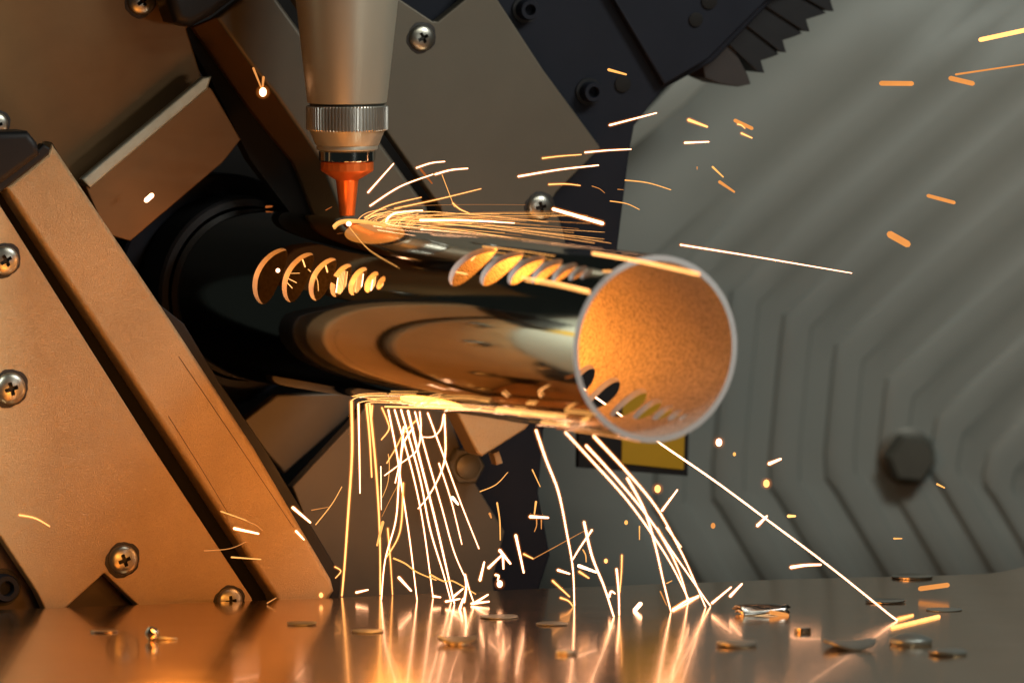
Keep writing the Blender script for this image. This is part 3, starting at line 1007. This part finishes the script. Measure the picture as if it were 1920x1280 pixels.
# dense fan out of the cut: nothing tells its threads apart
for i in range(40):
    x0 = random.uniform(676, 770)
    y0 = 420 + (x0 - 672) * 0.10
    lift = random.uniform(4, 36)
    end = random.uniform(800, 1150)
    slope = random.uniform(-0.075, 0.115)
    drop = (end - x0) ** 2 * random.uniform(0.00006, 0.00019)
    pts = []
    for k in range(7):
        f = k / 6
        x = x0 + (end - x0) * f ** 1.35
        y = y0 - lift * (1 - math.exp(-f * 5.5)) + drop * f ** 1.9 + (end - x0) * slope * f ** 1.2
        pts.append((x, y))
    o = spark('hair-thin golden spark thread in the dense fan out of the cut', pts, random.choice((0.7, 0.9, 1.1, 1.5)), random.choice('YYGGO'), random.uniform(-0.6, 0), random.uniform(-5, 1.5), group='dense fan of spark threads')
for i in range(10):
    x0 = 668 + i * 8.5
    y0 = 419 + i * 0.9
    hgt, run_ = random.uniform(18, 34), random.uniform(34, 66)
    spark('short curling spark at the root of the fan beside the cut', [(x0, y0), (x0 + run_ * 0.14, y0 - hgt * 0.45), (x0 + run_ * 0.45, y0 - hgt * 0.8), (x0 + run_, y0 - hgt)], random.choice((1.4, 1.8, 2.4)), random.choice('YYG'), -0.4, group='curling sparks at the root of the fan')

# lone sparks over the other covers
spark('short orange trail slanting into a bright ember over the folded guard', [(475, 128), (491, 168)], 5.5, 'O', 0.4, group=FLY)
spark('short upright orange trail above the ember over the folded guard', [(494, 145), (492, 168)], 6.5, 'O', 0.3, group=FLY)
ember('glowing white ember with two orange trails over the folded guard', 493, 173, 7, 'W', 0.2)
spark('fat white spark alone in front of the brown block', [(274, 376), (285, 366)], 12, 'W', 0, group=FLY)
spark('faint dull red dash on the tube top left of the nozzle', [(611, 394), (622, 388)], 2.5, 'D', -0.5, group=FLY)
spark('dull red fleck in the dark above the tube', [(499, 388), (510, 387)], 6, 'D', 3, group=FLY)

# falling under the tube, from the far end of the cut towards the tube mouth
D = [
    ('thick yellow spark falling farthest from the tube mouth', [(659, 752), (660, 850), (653, 960), (646, 1060), (641, 1117)], 6, 'Y', 'T', 'F'),
    ('white falling spark stopping halfway beside the thick yellow one', [(672, 757), (674, 860), (675, 924)], 3.6, 'W', 'T', None),
    ('yellow falling spark ending midway in a blunt tip', [(687, 758), (693, 820), (697, 894)], 5, 'Y', 'T', None),
    ('long yellow spark leaning slightly, third to reach the bed', [(693, 758), (705, 880), (712, 1000), (713, 1115)], 5.2, 'Y', 'T', 'F'),
    ('short yellow drip close under the tube', [(698, 760), (697, 782)], 4, 'Y', 'T', None),
    ('hooked yellow spark curling back under the tube', [(716, 764), (726, 788), (729, 805), (715, 824)], 3.6, 'Y', 'T', None),
    ('white falling spark with a kink halfway to the bed', [(728, 768), (744, 850), (752, 905), (768, 1010), (782, 1125)], 3.6, 'W', 'T', 'F'),
    ('white spark crossing the kinked one and leaning to the strip', [(757, 800), (748, 900), (742, 975), (722, 1050), (715, 1125)], 3.6, 'W', -1.9, 'F'),
    ('golden spark bowing out near the bed', [(756, 905), (753, 975), (745, 1010), (724, 1045)], 4, 'Y', -1.6, -1.2),
    ('straight white falling spark under the second bunch', [(740, 768), (772, 880), (793, 980), (812, 1120)], 3.4, 'W', 'T', 'F'),
    ('straight white falling spark with an orange edge', [(752, 768), (786, 890), (806, 990), (830, 1070), (846, 1128)], 3.8, 'W', 'T', 'F'),
    ('thickest white falling spark in the bunch', [(765, 770), (787, 860), (815, 970), (836, 1060), (852, 1132)], 5, 'W', 'T', 'F'),
    ('white falling spark just outside the thickest one', [(778, 772), (802, 860), (828, 950), (850, 1030), (870, 1078)], 3.2, 'W', 'T', -2.0),
    ('thin white spark ending in a dull red tip', [(802, 774), (832, 855), (865, 945), (898, 1028)], 3, 'W', 'T', -2.4),
    ('thin white spark fading in midair', [(823, 868), (845, 935), (866, 1020)], 2.6, 'W', -2.8, -2.4),
    ('white spark swooping back toward the bunch', [(833, 776), (835, 850), (824, 892), (803, 930), (784, 953)], 3.4, 'W', 'T', -2.0),
    ('thin white loop hanging under the tube', [(832, 778), (826, 804), (812, 818), (793, 819)], 2.6, 'W', 'T', -2.6),
    ('white spark swinging backward across the bunch', [(787, 772), (789, 805), (782, 843), (752, 868), (721, 891)], 3, 'W', 'T', -2.0),
    ('short bright white spark curving down and back', [(774, 802), (757, 830), (750, 865), (741, 905)], 3.8, 'W', -2.0, -1.7),
    ('short golden spark crossing backward near the top of the bunch', [(780, 788), (757, 812), (742, 840), (725, 868)], 3, 'Y', -2.0, -1.7),
    ('thin white line hanging alone beside the bunch', [(714, 874), (715, 955)], 1.8, 'W', -1.2, None),
    ('thin bowed white line between two yellow sparks', [(728, 851), (730, 875), (727, 905), (717, 932)], 1.8, 'G', -1.2, None),
    ('thin dull orange hairs leaning under the bunch', [(748, 905), (732, 935), (716, 968)], 1.8, 'O', -1.2, None),
    ('fat orange smear leaning beside the long yellow spark', [(718, 978), (707, 1022)], 7, 'G', -1.1, None),
    ('golden upright spark near the bed between two yellow ones', [(727, 990), (732, 1050), (736, 1115)], 3.2, 'Y', -0.8, 'F'),
    ('lone white spark bowing down to the bed by the black plate', [(1005, 806), (1024, 862), (1047, 922), (1063, 1000), (1074, 1065), (1077, 1136)], 4, 'W', 'T', 'F'),
    ('long white spark starting first of the slanting bundle', [(1060, 810), (1100, 853), (1170, 930), (1222, 1000), (1260, 1060), (1292, 1125)], 3.6, 'W', 'T', -3.2),
    ('red-tipped white spark joining the slanting bundle', [(1099, 835), (1150, 890), (1210, 962), (1265, 1040), (1332, 1136)], 4, 'W', -7.0, 'F'),
    ('outermost white spark of the slanting bundle', [(1113, 817), (1170, 878), (1230, 950), (1275, 1030), (1305, 1095), (1323, 1138)], 3.8, 'W', 'T', 'F'),
    ('short white spark crossing steeply through the slanting bundle', [(1176, 896), (1208, 955), (1228, 1020), (1244, 1090), (1258, 1146)], 4, 'W', -6.5, 'F'),
    ('golden spark splitting off the slanting bundle near the bed', [(1232, 990), (1262, 1045), (1280, 1090), (1290, 1128)], 3.2, 'W', -5.2, 'F'),
    ('thin white spark pair running along the slanting bundle', [(1250, 988), (1262, 1005), (1277, 1025)], 3.2, 'W', -5.0, None),
    ('white slanting spark reaching the bed beside the lone bowed one', [(1095, 978), (1110, 1042), (1133, 1100), (1151, 1156)], 4.8, 'W', -4.0, 'F'),
]
for lab, pts, w, m, a, b in D:
    spark(lab, pts, w, m, a, b, group=DROP)
spark('long thick yellow spark shooting from behind the tube to the bed', [(1040, 690), (1130, 754), (1238, 831), (1340, 901), (1436, 972), (1560, 1065), (1682, 1163)], 5, 'W', -2.0, 'F', group=DROP)

# underside streaks, mostly mirrored spark light built as glowing rods
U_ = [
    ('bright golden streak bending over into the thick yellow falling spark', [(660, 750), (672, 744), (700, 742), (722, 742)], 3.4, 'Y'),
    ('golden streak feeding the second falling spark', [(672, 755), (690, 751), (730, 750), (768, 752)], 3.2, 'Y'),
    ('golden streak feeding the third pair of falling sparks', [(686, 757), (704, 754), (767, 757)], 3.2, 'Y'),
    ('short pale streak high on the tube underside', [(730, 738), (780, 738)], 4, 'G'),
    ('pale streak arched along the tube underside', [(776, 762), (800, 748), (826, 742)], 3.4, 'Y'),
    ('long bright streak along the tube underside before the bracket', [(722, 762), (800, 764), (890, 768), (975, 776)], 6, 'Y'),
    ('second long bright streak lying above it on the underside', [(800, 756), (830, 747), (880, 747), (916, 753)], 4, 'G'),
    ('broad reflected streak along the underside over the bracket', [(930, 768), (1000, 776), (1060, 782)], 7, 'Y'),
    ('flat golden reflected streak beside the broad one under the tube', [(972, 778), (1040, 782)], 5, 'G'),
    ('flat golden reflected streak below the last holes near the mouth', [(1014, 792), (1068, 798)], 5, 'Y'),
    ('long orange reflected streak along the lowest edge of the tube mouth', [(1077, 808), (1130, 815), (1200, 828)], 6, 'O'),
    ('short dull orange reflected streak at the lowest edge before the mouth', [(1044, 803), (1076, 806)], 5, 'D'),
    ('orange reflected streak by the rim below the holes', [(1060, 771), (1118, 777)], 5, 'G'),
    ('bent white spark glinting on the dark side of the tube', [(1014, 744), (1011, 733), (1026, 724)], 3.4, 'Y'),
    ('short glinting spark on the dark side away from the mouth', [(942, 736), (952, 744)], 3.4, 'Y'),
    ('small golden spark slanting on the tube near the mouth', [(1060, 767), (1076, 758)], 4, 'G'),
    ('blotch of reflected sparks on the tube next to the rim', [(1092, 788), (1103, 785)], 9, 'G'),
    ('short flat golden reflected patch on the side of the tube', [(962, 767), (984, 769)], 5, 'G'),
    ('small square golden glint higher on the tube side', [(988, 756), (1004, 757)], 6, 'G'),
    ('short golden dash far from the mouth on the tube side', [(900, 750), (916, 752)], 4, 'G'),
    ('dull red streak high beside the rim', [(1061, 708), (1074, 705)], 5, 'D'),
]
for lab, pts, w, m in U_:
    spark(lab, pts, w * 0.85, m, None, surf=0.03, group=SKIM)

# bouncing on and over the bed
H = [
    ('yellow spark bouncing at the foot of the long shooting one', [(1683, 1161), (1712, 1153)], 6, 'Y', 'F', None),
    ('thick long yellow spark lying past the foot of the shooting one', [(1673, 1177), (1760, 1156)], 9, 'Y', 'F', None),
    ('fat orange spark beside the bright slug on the rear rim', [(1725, 1103), (1777, 1096)], 12, 'O', 0, None),
    ('fat orange spark by the torn scrap of tube', [(1445, 1147), (1476, 1160)], 11, 'O', -3.5, None),
    ('white spark bouncing up before the slanting bundle', [(1262, 1143), (1285, 1127), (1310, 1117)], 5, 'W', 'F', None),
    ('white spark rising from the foot of the slanting bundle', [(1335, 1130), (1371, 1100)], 5, 'W', -2.4, None),
    ('parallel white spark farther from the slanting bundle', [(1369, 1117), (1391, 1094)], 6, 'W', -2.4, None),
    ('thin white spark crossing the first steep spark as an A shape', [(1110, 993), (1090, 1022), (1074, 1048)], 3.6, 'W', -3.6, None),
    ('upright white spark left standing beside a golden one', [(1156, 1066), (1160, 1110), (1161, 1154)], 4.4, 'W', -2.5, 'F'),
    ('upright golden spark rising behind an upright white one', [(1166, 1040), (1165, 1075), (1162, 1110)], 3.4, 'Y', -2.5, None),
    ('fat white spark standing on the bed in the open', [(1190, 1152), (1201, 1131)], 10, 'W', -2.6, None),
    ('white spark rising toward the panel behind the bundle', [(1241, 957), (1270, 918)], 5, 'W', -2, None),
    ('short white spark crossing the long shooting one', [(1420, 985), (1438, 967)], 6.5, 'W', -3, None),
    ('short fat level yellow spark over the panel foot', [(1478, 967), (1491, 967)], 8, 'Y', -1, None),
    ('short white spark slanting up on the panel toward the hex bolt', [(1442, 869), (1464, 860)], 7.5, 'W', -1, None),
    ('level white curved spark low on the panel', [(1483, 1063), (1510, 1059), (1539, 1058)], 7, 'W', -1, None),
    ('tiny level spark low on the panel toward the bed end', [(1676, 1009), (1691, 1009)], 4, 'G', 0, None),
    ('tiny slanting golden spark beside the hex bolt', [(1757, 907), (1771, 914)], 5, 'G', 0, None),
    ('fat level white spark at the black plate edge', [(994, 968), (1028, 970)], 7, 'W', -1.5, None),
    ('orange trail hanging above and below the level white spark', [(1005, 940), (1002, 963)], 5, 'G', -1.4, None),
    ('thin golden trail under the level white spark', [(1006, 972), (1006, 985), (1002, 996)], 3, 'O', -1.4, None),
    ('thin stub beside the trail under the level white spark', [(1015, 974), (1015, 991)], 3, 'O', -1.4, None),
    ('golden upright bowed spark in front of the black plate', [(932, 942), (937, 975), (938, 1012)], 4, 'G', -1.2, None),
    ('bright upright white spark before the black plate near the bed', [(967, 1003), (974, 1035), (982, 1073)], 6, 'W', -1.5, None),
    ('small golden stub touching the bright upright white spark', [(982, 1038), (1000, 1047)], 4, 'Y', -1.5, None),
    ('arrow-shaped white spark pair, lower wing', [(916, 1064), (941, 1040)], 6, 'W', -1.5, None),
    ('arrow-shaped white spark pair, upper wing', [(937, 1031), (957, 1056)], 7, 'W', -1.5, None),
    ('small white stub hanging under the arrow shape', [(943, 1042), (944, 1066)], 5, 'W', -1.45, None),
    ('short white spark standing next to the arrow shape', [(900, 1087), (908, 1053)], 6, 'W', -1.5, None),
    ('comma-shaped white spark above a hot droplet', [(929, 1077), (935, 1079), (933, 1087)], 5, 'W', -1.5, None),
    ('white slanting spark just above the bed inside the fall', [(748, 1082), (771, 1107)], 6.5, 'W', -1.2, None),
    ('short fat white spark between two thin falling ones', [(848, 932), (859, 945)], 8, 'W', -2, None),
    ('bright white spark crossing the edge of the slanting strip', [(549, 951), (582, 979)], 6.5, 'W', -1.5, None),
    ('smaller white spark under the one at the strip edge', [(555, 995), (570, 1011)], 5, 'W', -1.5, None),
    ('white spark in front of the lit slanting strip', [(439, 990), (485, 1000)], 6, 'W', -1.5, None),
    ('thin orange spark above the white one on the lit strip', [(414, 958), (462, 975)], 3, 'G', -1.5, None),
    ('thin orange spark continuing past the white one on the strip', [(462, 976), (480, 984), (492, 994)], 2, 'O', -1.5, None),
    ('long faint orange curve crossing the dark gap', [(383, 1032), (430, 1028), (462, 1015)], 2, 'O', -1.5, None),
    ('level orange dash low on the slanting strip', [(434, 1044), (489, 1048)], 4, 'G', -1.5, None),
    ('lone golden arc on the lit cover near its corner', [(36, 965), (66, 971), (93, 986)], 3.4, 'Y', -3.0, None),
    ('thin golden arc rising beside the slanting strip', [(592, 983), (622, 945), (641, 912)], 2.6, 'G', -1.2, None),
    ('faint orange twig off the thin rising arc', [(584, 956), (616, 950)], 2, 'O', -1.2, None),
    ('thin golden arc in front of the black plate', [(900, 921), (930, 908), (952, 885)], 2.4, 'G', -1.2, None),
    ('short golden slanting spark at the black plate edge', [(998, 880), (1013, 912)], 3, 'G', -1.5, None),
    ('small hooked white spark at the strip foot', [(628, 1062), (639, 1070), (629, 1083)], 2.8, 'Y', -0.8, None),
    ('little white burst hovering above the bed near the strip', [(668, 1110), (690, 1105)], 5, 'W', -0.6, None),
    ('thick white spark in the tangle by the lone bowed spark', [(1085, 1060), (1118, 1072)], 8, 'W', -2.6, None),
    ('white spark below the faint orange line in the tangle', [(1046, 1068), (1068, 1075)], 5.5, 'W', -2.6, None),
    ('golden spark beneath the thick white one in the tangle', [(1086, 1071), (1104, 1083)], 5, 'Y', -2.6, None),
    ('golden slanting spark low in the tangle', [(1036, 1088), (1068, 1118)], 4.6, 'Y', -2.0, None),
    ('golden hook touching the bed in the tangle', [(1051, 1120), (1066, 1126), (1075, 1137)], 4, 'Y', -2.0, 'F'),
    ('long thin orange line slanting up through the tangle', [(1000, 1047), (1095, 995)], 1.8, 'O', -2.4, None),
    ('thin arched golden spark above the tangle', [(1093, 1030), (1098, 1040), (1099, 1053)], 3, 'G', -2.4, None),
    ('upper golden zigzag crossing the falling sparks', [(738, 1046), (760, 1056), (782, 1072), (818, 1087)], 4.4, 'G', -1.0, None),
    ('lower golden zigzag crossing the falling sparks', [(806, 1076), (832, 1089), (850, 1089), (892, 1113)], 4.4, 'G', -1.6, None),
    ('white spark leaning up out of the brightest splash', [(870, 1128), (874, 1100), (871, 1076)], 5, 'W', -1.6, None),
    ('white spark rising to the panel side of the splash', [(888, 1131), (915, 1114)], 5.5, 'W', -1.6, None),
    ('level white spark at the foot of the splash', [(884, 1131), (917, 1127)], 5.5, 'W', -1.6, None),
    ('white spark slanting over the splash', [(850, 1118), (868, 1103)], 5, 'W', -1.6, None),
    ('white spark lying flat in the splash', [(836, 1127), (862, 1122)], 5, 'W', -1.7, None),
    ('short white spark standing in the splash', [(862, 1147), (868, 1122)], 6, 'W', -2.4, None),
    ('bowed white spark at the start of the splash', [(812, 1117), (826, 1119)], 5, 'W', -1.2, None),
    ('thin white spark leaning away from the splash', [(872, 1076), (880, 1105), (888, 1128)], 3.4, 'W', -1.6, None),
    ('small orange dash where cover meets bed', [(501, 1130), (518, 1120)], 3, 'O', -1.5, None),
    ('dull orange smear before the lower cover edge', [(918, 962), (921, 970)], 6, 'O', -1.4, None),
    ('curl of white spark beside the upright white one', [(1142, 1118), (1146, 1108), (1153, 1112)], 5, 'W', -2.4, None),
    ('golden fleck above the bed before the bundle', [(1250, 1093), (1260, 1088)], 2.6, 'G', -2.4, None),
    ('reddish stub joining the steep spark foot', [(1238, 1108), (1250, 1134)], 3.4, 'O', -2.8, None),
    ('golden upright dash between bundle and tangle', [(1199, 986), (1199, 1011)], 3, 'G', -2, None),
]
for lab, pts, w, m, a, b in H:
    spark(lab, pts, w, m, a, b, group=HIT)
for lab, x, y, r, m in (
        ('round white ember on the panel under the tube mouth', 1348, 829, 6, 'W'),
        ('small orange ember just below the round white one', 1377, 851, 3, 'G'),
        ('golden ember on the panel beside the slanting bundle', 1233, 916, 6, 'Y'),
        ('golden ember under a short white slanting spark', 1437, 906, 6, 'Y'),
        ('small pale ember behind the slanting bundle', 1174, 979, 3.5, 'G'),
        ('orange ember near the long shooting spark', 1337, 985, 4.5, 'O'),
        ('tiny ember above the thick spark in the tangle', 1136, 1051, 3.5, 'Y'),
        ('hot droplet under a comma-shaped spark', 937, 1094, 5.5, 'W'),
        ('tiny ember at the foot of the slanting strip', 602, 1115, 4, 'Y')):
    ember(lab, x, y, r, m, -1.0)

# sparks inside the first row of holes
for i, (x, y, d) in enumerate(rowA[3:]):
    h = d * 50
    for k in range(7 - i):
        xx = x - h * 0.26 + (k + 0.5) * h * 0.55 / (7 - i)
        yy = y - h * 0.62 + k * 1.0
        p0 = cyl_hit(xx + h * 0.16, yy, R - 0.35)
        p1 = cyl_hit(xx - h * 0.02, yy + h * 1.35, R - 0.35)
        bm = bmesh.new()
        add_tube(bm, [p0, p1], 0.007, 0.010, 6)
        o = mesh_obj('spark', bm, M[random.choice('YYWG')])
        tag(o, 'tiny upright spark showing inside the small holes of the first row', 'spark', 'sparks inside the tube')
for lab, pts, w, m in (
        ('bent bright spark inside the second hole of the first row', [(538, 494), (562, 481), (572, 500)], 4.5, 'Y'),
        ('short bright spark inside the third hole of the first row', [(608, 488), (614, 510)], 4.5, 'Y'),
        ('thin spark inside the third hole running down its edge', [(578, 505), (594, 522), (597, 545)], 2.6, 'G'),
        ('level thin spark fanning inside the second hole', [(532, 513), (562, 512)], 1.8, 'G'),
        ('slanting thin spark fanning inside the second hole', [(532, 518), (556, 530)], 1.8, 'Y'),
        ('steep thin spark fanning inside the second hole', [(531, 522), (548, 540)], 2.0, 'Y'),
        ('bright corner spark inside the first hole of the second row', [(842, 507), (848, 517), (852, 510), (876, 514)], 4, 'Y'),
        ('small star-shaped spark inside the first hole of the second row', [(884, 488), (893, 478)], 4.5, 'Y')):
    P = spline([cyl_hit(x, y, R - 0.3) for x, y in pts], 4)
    bm = bmesh.new()
    add_tube(bm, P, w / 300, w / 340, 6)
    tag(mesh_obj('spark', bm, M[m]), lab, 'spark', 'sparks glimpsed in the holes')
p = cyl_hit(521, 507, R + 0.02)
bm = bmesh.new()
bmesh.ops.create_icosphere(bm, subdivisions=2, radius=0.04)
bmesh.ops.translate(bm, verts=bm.verts, vec=p)
tag(mesh_obj('ember', bm, M['W'], smooth=80), 'bright ember on the bridge between the first two large holes', 'ember', 'embers')
